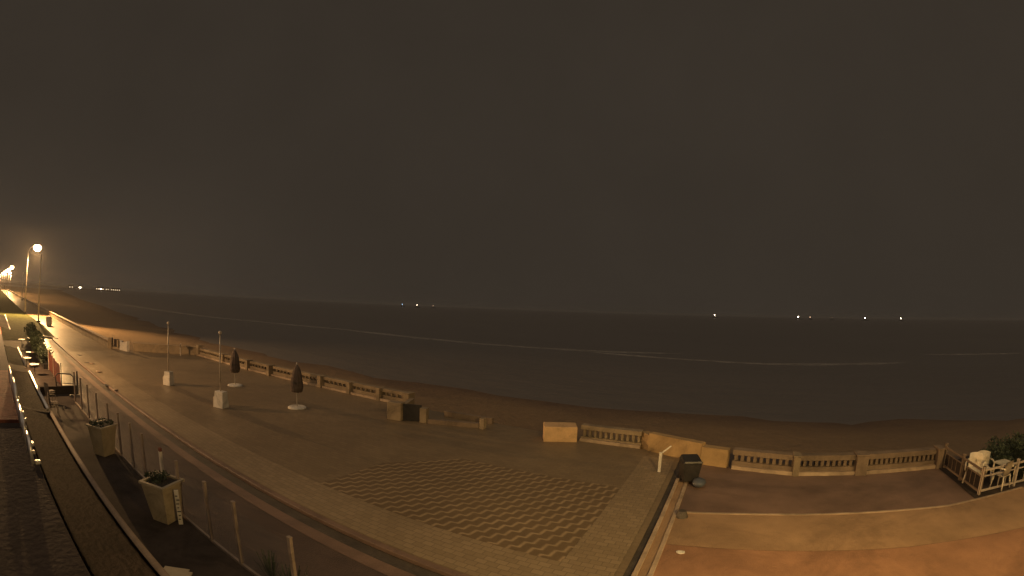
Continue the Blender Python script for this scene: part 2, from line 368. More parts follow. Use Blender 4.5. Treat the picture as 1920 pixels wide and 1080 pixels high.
balustrade('long balustrade with pale square pillars behind the two closed parasols',
           [(-43.8, 20.7), (-34, 20.75), (-25, 21.15), (-17.2, 21.2)],
           [(-38.6, 20.7, .3, .9), (-34.2, 20.7, .3, .92), (-31.0, 20.75, .34, .92), (-28, 21.0, .3, .88), (-25.1, 21.1, .36, .9), (-22.2, 21.15, .3, .88), (-19.6, 21.2, .3, .88), (-17.3, 21.15, .4, .9)], .36, .86, .1, .42)
balustrade('faint balustrade between the square block and the long ochre wall',
           [(-6.5, 20.15), (-3.7, 20.1)], [], .2, .84, .1, .25)
balustrade('balustrade with narrow slits beside the empty lane, right of the long ochre wall',
           [(.35, 18.55), (2.9, 18.15), (5.6, 18.45), (9.6, 19.15)],
           [(2.9, 18.15, .26, .86), (5.65, 18.42, .5, .88), (9.5, 19.1, .3, .9)], .30, .82, .055, .235, 'dimc', .068)
# stair opening
t = thing('beach_stair_entrance', 'stair opening in the sea wall with a dark panel for the shadowed recess between two pale pillars', 'stair entrance')
bm = bmesh.new(); wallbox(bm, (-15.95, 17.8), (-15.2, 18.0), .5, .1, 1.03); obj('pillar', bm, 'conc', t, bevel=.02)
bm = bmesh.new(); wallbox(bm, (-14.35, 18.45), (-14.0, 18.55), .4, .1, .86); obj('pillar', bm, 'conc', t, bevel=.02)
bm = bmesh.new(); wallbox(bm, (-15.2, 18.2), (-14.36, 18.62), .08, .12, .98); obj('recess_shade', bm, 'darkm', t)  # dark panel standing in for the shadow inside the recess
bm = bmesh.new(); wallbox(bm, (-13.98, 18.6), (-11.5, 19.5), .28, -1.0, .32); wallbox(bm, (-14.2, 20.4), (-11.4, 20.6), .28, -1.4, .4); obj('stair_wall', bm, 'dimc', t)  # walls take the darker concrete: the shadow here is put into their colour
bm = bmesh.new()
for i in range(6): box(bm, -14.0+i*.36, -13.64+i*.36, 19.5, 20.3, -1.4, .02-i*.18)
obj('steps', bm, 'conc', t)
bm = bmesh.new(); box(bm, -11.45, -11.2, 19.45, 19.7, -1, .62); obj('pillar', bm, 'conc', t)
bm = bmesh.new(); wallbox(bm, (-17.1, 21.1), (-15.9, 18.3), .26, -1.2, .62); obj('return_wall', bm, 'conc', t)
tag(obj('concrete_block', (lambda bm: (hexa(bm, [(-7.9, 19.1, 0), (-6.55, 19.75, 0), (-6.95, 20.6, 0), (-8.3, 19.95, 0)], [(-7.9, 19.1, .8), (-6.55, 19.75, .8), (-6.95, 20.6, .8), (-8.3, 19.95, .8)]), bm)[1])(bmesh.new()), 'render', bevel=.02),
    'square ochre block standing alone in the middle of the sea wall', 'block')
t = thing('sea_wall', 'ochre wall stepping down to a lower square end behind the short white sign post', 'wall')
bm = bmesh.new(); wallbox(bm, (-3.75, 20.3), (-3.3, 19.75), .35, -1, .80); obj('return_face', bm, 'ochre', t)
bm = bmesh.new(); wallbox(bm, (-3.3, 19.75), (-.95, 18.78), .36, -1, .9); obj('wall_body', bm, 'ochre', t)
bm = bmesh.new(); wallbox(bm, (-.94, 18.73), (.15, 18.5), .44, -1, .78); obj('low_end', bm, 'ochre', t)

# ------------------------------------------------------------------ street lamps and masts
LC = (1.0, .56, .21)
def street_lamp(label, x, y, H, arm, power, lab_group='street lamps along the promenade', lc=None, aim=None):
    t = thing('street_lamp', label, 'street lamp', (x, y, 0), 0, lab_group)
    bm = bmesh.new(); tube(bm, [(0, 0, 0), (0, 0, H*.55), (0, 0, H-1.6)], .13, 10, .075); obj('pole', bm, 'lampw', t, smooth=True)
    bm = bmesh.new(); lathe(bm, [(.2, 0), (.2, .5), (.14, .62)], 12); obj('pole_base', bm, 'darkm', t)
    ax, ay = arm
    pts = [(0, 0, H-1.62)]+[(ax*(1-math.cos(a)), ay*(1-math.cos(a)), H-1.6+1.5*math.sin(a)) for a in [k*math.pi/16 for k in range(1, 9)]]
    bm = bmesh.new(); tube(bm, pts, .055, 8, .03); obj('arm', bm, 'lampw', t, smooth=True)
    bm = bmesh.new(); lathe(bm, [(.10, H+.22), (.5, H+.12), (.62, H-.03)], 16, (ax, ay)); obj('hood', bm, 'darkm', t)
    bm = bmesh.new(); lathe(bm, [(.25, H-1.25), (.62, H-1.1), (.86, H-.7), (.84, H-.35), (.6, H-.05)], 16, (ax, ay)); obj('lamp_glass', bm, 'bulb', t, smooth=True)  # glowing glass made oversized to stand in for the lamp's bloom
    ld = bpy.data.lights.new('sodium_light', 'SPOT' if aim else 'POINT'); ld.energy = power; ld.color = lc or LC; ld.shadow_soft_size = .35
    lo = bpy.data.objects.new('sodium_light', ld); COL.objects.link(lo); lo.parent = t; lo.location = (ax, ay, H-1.6)
    if aim:
        ld.spot_size = math.radians(150); ld.spot_blend = .7; lo.rotation_euler = Vector(aim).to_track_quat('-Z', 'Y').to_euler()
    return t
PW = 24000
street_lamp('nearest lit lamp of the far row, standing clear of the bright cluster', -106, 7.5, 13.3, (.5, 1.9), 115000, aim=(.78, -.28, -.42))
street_lamp('lit lamp at the top of the bright cluster beyond the first lamp', -225, 7.3, 12.2, (.4, 1.4), PW*.8)
street_lamp('lit lamp low in the bright cluster at the edge of the view', -300, 7.0, 12, (.4, 1.4), PW*.8)
street_lamp('lit lamp at the bottom of the bright cluster, farthest down the road', -400, 6.6, 12, (.4, 1.4), PW)
street_lamp('lit lamp on the seaward side of the bright cluster, over the long wall', -384, 14.2, 12, (.4, -1.0), PW)
street_lamp('lit lamp in the bright cluster with its pole beside the end of the long wall', -330, 10.6, 11.5, (.4, 1.0), PW*.8)
street_lamp('tall lamp over the near pavement lighting the red paving', 12, 3.2, 9.5, (-.3, 1.2), 2500, None, (1, .64, .2))
t = thing('wall_lamp', 'lit lantern on the facade over the far terrace', 'wall lamp', (-37.5, -1.6, 6.0))
bm = bmesh.new(); tube(bm, [(0, -.6, .5), (0, -.1, .62), (0, 0, .45)], .03, 8); obj('bracket', bm, 'darkm', t)
bm = bmesh.new(); lathe(bm, [(.06, .02), (.16, .1), (.18, .36), (.05, .44)], 14); obj('lamp_glass', bm, 'bulb', t)
ld = bpy.data.lights.new('sodium_light', 'POINT'); ld.energy = 8500; ld.color = (1, .57, .24); ld.shadow_soft_size = .15
lo = bpy.data.objects.new('sodium_light', ld); COL.objects.link(lo); lo.parent = t; lo.location = (0, .1, -.15)
t = thing('floodlight', 'small floodlight on the facade throwing light on the wavy paving', 'floodlight', (5.2, -.9, 7.6))
bm = bmesh.new(); box(bm, -.22, .22, -.1, .06, -.15, .15); obj('housing', bm, 'darkm', t, bevel=.01)
bm = bmesh.new(); box(bm, -.19, .19, .062, .075, -.12, .12); obj('lamp_glass', bm, 'bulb', t)
ld = bpy.data.lights.new('flood_light', 'SPOT'); ld.energy = 6800; ld.color = (1, .66, .24); ld.shadow_soft_size = .3; ld.spot_size = math.radians(84); ld.spot_blend = 1
lo = bpy.data.objects.new('flood_light', ld); COL.objects.link(lo); lo.parent = t; lo.location = (0, .15, 0); lo.rotation_euler = Vector((-5.6, 11.2, -7.6)).to_track_quat('-Z', 'Y').to_euler()
street_lamp('added lamp widening the glow just under the topmost head of the bright cluster', -262, 7.2, 12, (.4, 1.4), PW*.5)  # this lamp and the next are added to fill out the cluster's bloom
street_lamp('added lamp filling the glow between two others deep inside the bright cluster', -345, 6.8, 12, (.4, 1.4), PW*.5)
for (x, y, h, lab) in ((-86, 8.55, 10.6, 'tall white mast in the verge in front of the first lit lamp'), (-190, 12.0, 9.5, 'thin distant mast rising beside the long wall, between the lamp cluster and the first lamp')):
    t = thing('mast', lab, 'mast', (x, y, 0))
    bm = bmesh.new(); tube(bm, [(0, 0, 0), (0, 0, h)], .15, 10, .07); obj('pole', bm, 'plastic', t, smooth=True)
    bm = bmesh.new(); box(bm, -.35, .35, -.35, .35, 0, .35); obj('base', bm, 'darkm', t, bevel=.03)
t = thing('litter_bin', 'small pale litter bin beside the foot of the white mast', 'bin', (-79.5, 9.7, .09))
bm = bmesh.new(); lathe(bm, [(.42, 0), (.5, .25), (.5, 1.05)], 14); obj('body', bm, 'white', t)
bm = bmesh.new(); lathe(bm, [(.54, 1.06), (.54, 1.14), (.3, 1.34)], 14); obj('lid', bm, 'offw', t)

# ------------------------------------------------------------------ plaza furniture
def parasol(x, y, label, rz):
    t = thing('parasol', label, 'parasol', (x, y, .1), rz, 'closed parasols on the plaza')
    bm = bmesh.new(); lathe(bm, [(.52, 0), (.52, .05), (.44, .09), (.1, .1)], 26); obj('base', bm, 'white', t)
    bm = bmesh.new(); tube(bm, [(0, 0, .09), (0, 0, 2.38)], .032, 10); obj('pole', bm, 'lampw', t, smooth=True)
    bm = bmesh.new(); seg = 24; prof = [(.05, .86), (.26, .9), (.30, 1.15), (.26, 1.5), (.22, 1.9), (.14, 2.2), (.045, 2.36)]
    rings = []
    for r, z in prof:
        rings.append([bm.verts.new((r*(1+.28*math.sin(k*math.pi*2/3*1.0+z))*math.cos(k*2*math.pi/seg), r*(1+.28*math.sin(k*math.pi*2/3+z))*math.sin(k*2*math.pi/seg), z+random.uniform(-.02, .02))) for k in range(seg)])
    for A, B in zip(rings, rings[1:]):
        for k in range(seg): bm.faces.new([A[k], A[(k+1) % seg], B[(k+1) % seg], B[k]])
    bm.faces.new(rings[-1]); bm.faces.new(rings[0][::-1]); obj('canopy', bm, 'canopy', t, smooth=True)
    bm = bmesh.new(); tube(bm, [(.27*math.cos(a), .27*math.sin(a), 1.42) for a in [k*math.pi/8 for k in range(17)]], .022, 6, caps=False); obj('strap', bm, 'darkm', t)
    bm = bmesh.new(); lathe(bm, [(.03, 2.38), (.05, 2.42), (.02, 2.5)], 10); obj('finial', bm, 'lampw', t)
parasol(-20.9, 15.8, 'closed dark parasol on a white disc base in the open plaza, the nearer one', .3)
parasol(-28.4, 16.1, 'closed dark parasol by the balustrade, behind the nearer flagpole', 1.1)
def flagpole(x, y, rz, label, w):
    t = thing('flagpole', label, 'flagpole', (x, y, .1), rz, 'bare flagpoles on white blocks')
    bm = bmesh.new(); hexa(bm, [(-w, -.28, 0), (w, -.28, 0), (w, .28, 0), (-w, .28, 0)], [(-w*.75, -.2, .88), (w*.9, -.2, .88), (w*.9, .2, .88), (-w*.75, .2, .88)]); obj('base_block', bm, 'white', t, bevel=.02)
    bm = bmesh.new(); tube(bm, [(0, 0, .88), (0, 0, 3.85)], .04, 10, .03); obj('pole', bm, 'offw', t, smooth=True)
    bm = bmesh.new(); lathe(bm, [(.02, 3.85), (.09, 3.9), (.09, 4.02), (.03, 4.06)], 12); obj('finial', bm, 'offw', t)
    bm = bmesh.new(); box(bm, -w-.02, -w+.0, .3, .62, 0, .5); box(bm, -w-.26, -w-.02, .02, .3, 0, .5); obj('side_step', bm, 'offw', t, bevel=.01)
flagpole(-23.1, 12.15, .35, 'bare flagpole on a broad white block, nearer of the two', .36)
flagpole(-30.3, 11.9, .5, 'bare flagpole on a slim white block, farther of the two', .3)
t = thing('small_sign', 'small T-shaped sign standing in front of the dark far wall', 'sign', (-44.4, 18.8, .1), -.5)
bm = bmesh.new(); tube(bm, [(0, 0, 0), (0, 0, .9)], .07, 8); obj('post', bm, 'offw', t)
bm = bmesh.new(); hexa(bm, [(-.2, -.04, .8), (.2, -.04, .8), (.2, .04, .8), (-.2, .04, .8)], [(-.5, -.05, 1.1), (.5, -.05, 1.1), (.5, .05, 1.1), (-.5, .05, 1.1)]); obj('sign_panel', bm, 'offw', t)
for (x, y, a, lab) in ((-45.9, 8.6, .2, 'dark drain cover on the bright paving, farthest of the three'), (-41.2, 8.5, .5, 'dark drain cover on the bright paving, middle of the three'), (-31.3, 7.65, .1, 'dark drain cover by the kerb, nearest of the three')):
    bm = bmesh.new(); box(bm, -.35, .35, -.16, .16, 0, .012); o = obj('drain_cover', bm, 'darkm', None, (x, y, .112), bevel=.008); o.rotation_euler = (0, 0, a)
    tag(o, lab, 'drain cover', 'drain covers in the paving')
for i, (x, y, s, lab) in enumerate(((-40.6, 8.7, .34, 'pale rubble lump on the bright paving beside the middle drain cover'), (-36.5, 8.4, .4, 'larger pale rubble lump in line between two drain covers'), (-29.6, 7.85, .26, 'long pale chip on the kerb just right of the nearest drain cover'))):
    bm = bmesh.new(); bmesh.ops.create_icosphere(bm, subdivisions=2, radius=s)
    for v in bm.verts: v.co *= random.uniform(.8, 1.15); v.co.z *= .22; v.co *= .6; v.co.x *= 1.8
    o = obj('rubble_lump', bm, 'stone', None, (x, y, .15)); tag(o, lab, 'rubble', 'rubble lumps on the paving')
t = thing('sign_post', 'short white sign post with a tilted plate at the head of the lane kerb', 'sign post', (-2.35, 17.1, .11))
bm = bmesh.new(); box(bm, -.055, .055, -.04, .04, 0, .78); obj('post', bm, 'white', t, bevel=.008)
bm = bmesh.new(); box(bm, -.02, .38, -.03, .03, -.025, .025, Matrix.Translation((.08, 0, .8)) @ Matrix.Rotation(-.75, 4, 'Y')); obj('plate', bm, 'white', t)
t = thing('wheeled_bin', 'dark wheeled bin standing before the ochre wall', 'bin', (-1.15, 16.45, .06), .35)
bm = bmesh.new(); hexa(bm, [(-.26, -.26, .1), (.26, -.26, .1), (.26, .26, .1), (-.26, .26, .1)], [(-.34, -.34, .8), (.34, -.34, .8), (.34, .34, .8), (-.34, .34, .8)]); obj('body', bm, 'darkm', t, bevel=.03)
bm = bmesh.new(); hexa(bm, [(-.37, -.37, .81), (.37, -.37, .81), (.37, .37, .81), (-.37, .37, .81)], [(-.3, -.34, .9), (.3, -.34, .9), (.3, .3, .98), (-.3, .3, .98)]); obj('lid', bm, 'darkm', t, bevel=.02)
for sx in (-.25, .25):
    bm = bmesh.new(); tube(bm, [(sx-.03, .24, .1), (sx+.03, .24, .1)], .1, 14); obj('wheel', bm, 'darkm', t)
bm = bmesh.new(); tube(bm, [(-.28, .4, .86), (.28, .4, .86)], .02, 8); obj('handle', bm, 'offw', t)
t = thing('dark_bag', 'slumped dark bag leaning on the right of the wheeled bin', 'bag', (-.75, 16.1, .06))
bm = bmesh.new(); bmesh.ops.create_icosphere(bm, subdivisions=3, radius=.24)
for v in bm.verts: v.co *= random.uniform(.93, 1.06); v.co.z = v.co.z*.7+.16; v.co.y *= 1.3; v.co.x *= 1-.35*max(0, v.co.z-.25)*2
obj('bag_body', bm, 'hull', t, smooth=True)
t = thing('stone_stump', 'small dark stump at the edge of the lane kerb', 'stump', (-1.0, 13.35, .06))
bm = bmesh.new(); lathe(bm, [(.2, 0), (.17, .1), (.13, .2), (.1, .21)], 10); obj('stump_body', bm, 'drain', t)
bm = bmesh.new(); bmesh.ops.create_icosphere(bm, subdivisions=2, radius=.1)
for v in bm.verts: v.co *= random.uniform(.8, 1.2); v.co.z *= .3; v.co.x *= 1.2
tag(obj('crumpled_paper', bm, 'white', None, (-.72, 11.05, .085)), 'crumpled scrap of pale paper on the red paving', 'litter')

# ------------------------------------------------------------------ white fence, chairs and shrubs on the right
def fence_run(t, a, b, n, h, fm='offw'):
    a = Vector(a); b = Vector(b); d = b-a; rz = math.atan2(d.y, d.x)
    for z, hh in ((.16, .07), (h-.08, .07), (h-.28, .035)):
        bm = bmesh.new(); wallbox(bm, a, b, .05, z, z+hh); obj('rail', bm, fm, t)
    for i in range(n+1):
        p = a+d*i/n; bm = bmesh.new(); box(bm, -.05, .05, -.05, .05, -.06, h); box(bm, -.06, .06, -.06, .06, h+.002, h+.05)
        o = obj('post', bm, fm, t, (p.x, p.y, .06)); o.rotation_euler = (0, 0, rz)
    for i in range(n):
        p = a+d*(i+.08)/n; q = a+d*(i+.92)/n
        k = 4
        for j in range(1, k):
            bm = bmesh.new(); c = p.lerp(q, j/k); M = Matrix.Translation((c.x, c.y, 0)) @ Matrix.Rotation(rz, 4, 'Z'); box(bm, -.015, .015, .01, .035, .231, h-.281, M)
            obj('baluster', bm, fm, t)
        if fm == 'dimc':
            bm = bmesh.new(); wallbox(bm, a+d*(i+.06)/n, a+d*(i+.94)/n, .012, .232, h-.282, -1); obj('panel', bm, 'roofd', t)
t = thing('white_fence', 'low white railing cornering around the small terrace with plastic chairs', 'fence')
fence_run(t, (9.85, 15.6), (9.75, 19.0), 2, .98, 'dimc')
fence_run(t, (9.85, 15.6), (15.9, 17.3), 3, .98)
sheet('terrace_floor', [(9.5, 15.25), (18, 17.6), (18, 24), (9.5, 19.2)], .075, 'terrace', S)
def chair_parts(t):
    bm = bmesh.new(); box(bm, -.24, .24, -.22, .24, .41, .45); bmesh.ops.bevel(bm, geom=list(bm.edges), offset=.018, segments=2, affect='EDGES'); obj('seat', bm, 'plastic', t)
    bm = bmesh.new(); grid = []
    for i in range(9):
        u = -1+i/4.0; row = []
        for z in (.44, .6, .75, .88+.05*math.cos(u*1.5)):
            row.append(bm.verts.new((u*(.24+.05*(z-.44)), -.22-.14*(z-.44)+.06*u*u, z)))
        grid.append(row)
    for A, B in zip(grid, grid[1:]):
        for k in range(3): bm.faces.new([A[k], B[k], B[k+1], A[k+1]])
    bmesh.ops.solidify(bm, geom=list(bm.faces), thickness=.022); obj('backrest', bm, 'plastic', t, smooth=True)
    for s in (-1, 1):
        bm = bmesh.new(); tube(bm, [(s*.27, -.24, .68), (s*.3, 0, .68), (s*.29, .2, .64), (s*.27, .23, .42)], .028, 8); obj('armrest', bm, 'plastic', t, smooth=True)
        for fy in (-1, 1):
            bm = bmesh.new(); tube(bm, [(s*.21, fy*.19, .42), (s*.27, fy*.25, 0)], .032, 8, .024); obj('leg', bm, 'plastic', t, smooth=True)
c0 = thing('plastic_chair', 'white plastic chair behind the fence corner, its back rising above the rail', 'chair', (10.2, 16.95, .08), 2.5, 'white plastic chairs on the terrace'); chair_parts(c0)
c0.scale = (1.25, 1.2, 1.15)
c1 = copy_tree(c0, (10.75, 17.1, .08), 3.0, 'white plastic chair with the tallest back, beside the dark shrubs')
c2 = copy_tree(c0, (11.15, 16.15, .08), .5, 'white plastic chair pressed against the front rail of the white fence')
t = thing('terrace_table', 'pale square plastic table standing inside the front rail, right of the pressed chair', 'table', (11.6, 16.75, .08), .3)
bm = bmesh.new(); box(bm, -.4, .4, -.4, .4, .7, .735); obj('tabletop', bm, 'plastic', t, bevel=.01)
for sx in (-1, 1):
    for sy in (-1, 1):
        bm = bmesh.new(); tube(bm, [(sx*.34, sy*.34, 0), (sx*.33, sy*.33, .7)], .025, 8); obj('leg', bm, 'plastic', t)
for i, (x, y, h, lab) in enumerate(((11.75, 17.85, 1.3, 'dark bushy shrub right behind the tallest chair'), (12.8, 18.2, 1.35, 'dark bushy shrub in the middle of the terrace planting'), (14.0, 18.3, 1.3, 'dark bushy shrub at the outer edge of the view'), (12.6, 17.2, .8, 'low dark shrub close behind the front fence rail'))):
    t = thing('shrub', lab, 'shrub', (x, y, .07), i*1.3, 'dark shrubs behind the white fence')
    bm = bmesh.new(); leaves(bm, (0, 0, h*.55), (.68, .68, h*.5), 1500, .13); obj('foliage', bm, 'leaf', t)
    bm = bmesh.new()
    for k in range(5):
        a = k*1.256; tube(bm, [(.04*math.cos(a), .04*math.sin(a), 0), (.2*math.cos(a), .2*math.sin(a), h*.4), (.35*math.cos(a), .35*math.sin(a), h*.75)], .022, 6, .008)
    obj('stem', bm, 'trunk', t)

# ------------------------------------------------------------------ near terrace on the left
t = thing('glass_windbreak', 'row of pale posts with clear glass panes edging the dark near terrace', 'windbreak')
PX = [-27.1, -25.2, -23.4, -21.4, -19.34, -17.7, -16.15, -14.8, -13.13, -11.92, -10.19, -8.8, -6.75]
bm = bmesh.new(); box(bm, -.045, .045, -.035, .035, 0, 1.62); box(bm, -.05, .05, -.04, .04, 1.622, 1.65)
first = obj('post', bm, 'postm', t, (PX[0], 4.72, .02))
for x in PX[1:]:
    if x == -13.13:
        bm = bmesh.new(); box(bm, -.055, .055, -.04, .04, 0, 1.56); o = obj('post', bm, 'white', t, (x, 4.72, .02)); o['label'] = 'white post with a red cap'
        bm = bmesh.new(); box(bm, -.058, .058, -.043, .043, 1.562, 1.66); obj('cap', bm, 'redc', o)
        continue
    o = first.copy(); COL.objects.link(o); o.parent = t; o.location = (x, 4.72, .02)
for a, b in zip(PX, PX[1:]):
    bm = bmesh.new(); box(bm, a+.05, b-.05, 4.715, 4.725, .14, 1.5); obj('pane', bm, 'glass', t)
bm = bmesh.new(); box(bm, PX[0], PX[-1]+.4, 4.69, 4.75, .062, .13); obj('rail', bm, 'postm', t)
t = thing('striped_board', 'narrow white board with dark ticks leaning by the near planter', 'board', (-11.5, 4.45, .06), .1)
bm = bmesh.new(); box(bm, -.06, .06, -.015, .015, 0, .98); obj('plank', bm, 'white', t)
bm = bmesh.new()
for i in range(7): box(bm, -.045+.02*(i % 2), .02+.02*(i % 3), -.019, -.0155, .14+i*.11, .17+i*.11)
obj('tick_marks', bm, 'darkm', t); t.rotation_euler = (0, .0, 1.1)
def planter(x, y, rz, s, label, tall):
    t = thing('planter', label, 'planter', (x, y, .06), rz, 'tapered planters on the terrace')
    b, T = .29*s, .42*s; h = 1.05*s
    bm = bmesh.new(); hexa(bm, [(-b, -b, 0), (b, -b, 0), (b, b, 0), (-b, b, 0)], [(-T, -T, h), (T, -T, h), (T, T, h), (-T, T, h)]); obj('pot', bm, 'planter', t, bevel=.015)
    bm = bmesh.new(); R = T+.04
    for (x0, x1, y0, y1) in ((-R, R, -R, -R+.09), (-R, R, R-.09, R), (-R, -R+.09, -R+.09, R-.09), (R-.09, R, -R+.09, R-.09)): box(bm, x0, x1, y0, y1, h+.002, h+.07)
    obj('rim', bm, 'planter', t)
    bm = bmesh.new(); box(bm, -T+.07, T-.07, -T+.07, T-.07, h+.003, h+.03); obj('soil', bm, 'soil', t)
    bm = bmesh.new(); leaves(bm, (0, 0, h+.12), (.42*s, .42*s, .13*tall), 500, .07); obj('plant', bm, 'leaf', t)
planter(-12.0, 4.25, .43, 1.0, 'pale tapered planter with low dark plants beside the striped board', 1)
planter(-18.2, 4.15, .5, 1.0, 'pale tapered planter with dark plants, farther along the terrace', 1.1)
# low flowers at the windbreak foot
for i, (x, y, lab) in enumerate(((-8.1, 5.05, 'wispy low plant outside the windbreak by its third last post'), (-7.3, 5.0, 'wispy low plant outside the windbreak between its last two posts'))):
    bm = bmesh.new()
    for k in range(70):
        a = random.uniform(0, 6.3); r = random.uniform(.02, .3); h = random.uniform(.2, .55); p0 = Vector((r*.5*math.cos(a), r*.5*math.sin(a), 0)); p1 = Vector((r*math.cos(a)*1.4, r*math.sin(a)*1.4, h))
        w = Vector((-math.sin(a), math.cos(a), 0))*.006
        v = [bm.verts.new(q) for q in (p0-w, p0+w, p1+w*1.6, p1-w*1.6)]; bm.faces.new(v)
        if k % 2: 
            c = p1; v = [bm.verts.new(c+Vector(q)) for q in ((-.03, 0, 0), (0, -.03, .02), (.03, 0, .01), (0, .03, -.01))]; bm.faces.new(v)
    o = obj('low_plant', bm, 'leaf', None, (x, y, 0)); tag(o, lab, 'plant', 'low plants at the windbreak')
# folded table top at the frame's lower edge
t = thing('terrace_table', 'pale round-cornered table top seen from above on the near terrace', 'table', (-8.17, 2.73, .0), .785)
bm = bmesh.new(); box(bm, -.36, .36, -.36, .36, .72, .75)
bmesh.ops.bevel(bm, geom=[e for e in bm.edges if abs(e.verts[0].co.z-e.verts[1].co.z) > .01], offset=.09, segments=4, affect='EDGES'); obj('tabletop', bm, 'planter', t)
bm = bmesh.new(); tube(bm, [(0, 0, .02), (0, 0, .72)], .035, 10); obj('leg', bm, 'darkm', t)
bm = bmesh.new(); lathe(bm, [(.25, 0), (.25, .02), (.05, .04)], 18); obj('foot', bm, 'darkm', t)
# ground-floor verandas along the facade
def veranda(label, x0, x1, roof, top=2.9, yf=.72):
    t = thing('veranda', label, 'veranda', (0, 0, 0), 0, 'verandas along the facade')
    bm = bmesh.new(); hexa(bm, [(x0, -2.2, top-.1), (x1, -2.2, top-.1), (x1, yf, top-.1), (x0, yf, top-.1)], [(x0, -2.2, top+.12), (x1, -2.2, top+.12), (x1, yf, top), (x0, yf, top)]); obj('roof', bm, roof, t)
    bm = bmesh.new(); n = max(2, int((x1-x0)/1.4))
    for i in range(n+1):
        x = x0+.05+(x1-x0-.1)*i/n; box(bm, x-.04, x+.04, yf-.14, yf-.06, .06, top-.102)
    box(bm, x0, x1, yf-.13, yf-.07, .95, 1.02); obj('window_frame', bm, 'offw', t)
    bm = bmesh.new(); box(bm, x0+.06, x1-.06, yf-.105, yf-.095, 1.03, top-.12); obj('pane', bm, 'glass', t)
    bm = bmesh.new(); box(bm, x0+.06, x1-.06, yf-.12, yf-.08, .06, .948); obj('dado_panel', bm, 'roofd', t)
    return t
veranda('nearest veranda, with a dark flat roof', -12.3, -4.2, 'roofd')
veranda('second veranda, with a red tiled roof', -19.5, -12.36, 'roofr', 2.96, .73)
veranda('third veranda, dark and reaching toward the far lamps', -34, -19.6, 'roofd', 2.88, .73)
veranda('farthest veranda, a long red-brown roof beyond the others', -64, -34.1, 'roofr', 2.8, .73)
# framed glass screens standing on the verandas' front edges
for i, (x0, x1, h, lab) in enumerate(((-17.2, -14.6, .5, 'long shiny framed screen at the far end of the red veranda edge'), (-14.3, -12.9, .62, 'shiny rounded screen on the red veranda edge'), (-12.6, -12.2, .4, 'small bright bracket where the red roof meets the dark roof'),
                                     (-11.9, -10.5, .5, 'tall shiny framed screen on the dark roof edge'), (-10.0, -9.3, .42, 'short stepped screen at the near end of the shiny row'))):
    t = thing('edge_screen', lab, 'screen', (0, 0, 2.97 if x0 < -12.3 else 2.92), 0, 'shiny screens on the veranda edges'); y = .6
    bm = bmesh.new()
    for y_ in (y,):
        tube(bm, [(x0, y_, 0), (x0, y_, h*.8), (x0+.12, y_, h), (x1-.12, y_, h), (x1, y_, h*.8), (x1, y_, 0)], .035, 8)
        if x1-x0 > 1: tube(bm, [((x0+x1)/2, y_, 0), ((x0+x1)/2, y_, h-.02)], .03, 8)
    obj('frame', bm, 'steel', t, smooth=True)
    bm = bmesh.new(); box(bm, x0+.06, x1-.06, y-.01, y+.01, .06, h-.08); obj('pane', bm, 'offw', t)
    for q, xb in enumerate((x0, x1-.1)):
        bm = bmesh.new(); box(bm, xb, xb+.1+.08*(i % 2), y+.05, y+.13+.04*q, -.02, .05); obj('bracket', bm, 'steel', t, bevel=.008)
# awnings with bright front bars
for (x0, x1, y1, z1, lab) in ((-56, -40, 1.5, 2.7, 'farthest awning, its front bar the topmost bright streak'), (-28.4, -22.2, 1.53, 2.72, 'brown awning with a dull grey front bar'), (-20.6, -14.4, 1.56, 2.72, 'brown awning with the brightest front bar'), (-14.2, -4.6, 1.62, 2.66, 'wide dark awning nearest the camera, with no bright bar')):
    t = thing('awning', lab, 'awning', (0, 0, 0), 0, 'awnings along the facade')
    bm = bmesh.new(); n = 10; prev = None
    for i in range(n+1):
        u = i/n; y = .735+(y1-.735)*u; z = 2.86+(z1-2.86)*u-.03*math.sin(math.pi*u)
        cur = [bm.verts.new((x0, y, z)), bm.verts.new((x1, y, z))]
        if prev: bm.faces.new([prev[0], prev[1], cur[1], cur[0]])
        prev = cur
    bmesh.ops.solidify(bm, geom=list(bm.faces), thickness=.015); obj('cloth', bm, 'awning', t, smooth=True)
    bm = bmesh.new(); tube(bm, [(x0, y1+.05, z1), (x1, y1+.05, z1)], .055, 12); obj('front_bar', bm, 'awning' if x0 > -14.3 else ('offw' if x0 < -25 and x0 > -30 else 'steel'), t, smooth=True)
    for k in (.2, .8):
        x = x0+(x1-x0)*k; bm = bmesh.new(); tube(bm, [(x, .86, 2.7), (x+.1, 1.2, 2.62), (x, y1+.03, z1-.02)], .025, 6); obj('arm', bm, 'darkm', t)
# cafe tables and hedge boxes farther along
tb = None
for i, (x, y, lab) in enumerate(((-52.4, 3.35, 'round café table with a bright top, farthest along the terrace'), (-50.6, 4.2, 'round café table just seaward of the farthest one'), (-42.8, 3.45, 'round café table with a glinting top in the middle of the terrace'), (-36.3, 3.25, 'round café table with a glinting top nearest the red canvas screen'), (-39.5, 2.9, 'round café table set back between the two glinting ones'))):
    if tb is None:
        tb = thing('cafe_table', lab, 'table', (x, y, 0), 0, 'round café tables on the far terrace')
        bm = bmesh.new(); lathe(bm, [(.36, .71), (.4, .73), (.4, .745), (.38, .75)], 22); obj('tabletop', bm, 'postm', tb)
        bm = bmesh.new(); tube(bm, [(0, 0, .03), (0, 0, .71)], .03, 8); obj('leg', bm, 'darkm', tb)
        bm = bmesh.new(); lathe(bm, [(.24, 0), (.24, .02), (.04, .05)], 16); obj('foot', bm, 'darkm', tb)
    else: copy_tree(tb, (x, y, 0), i*.4, lab)
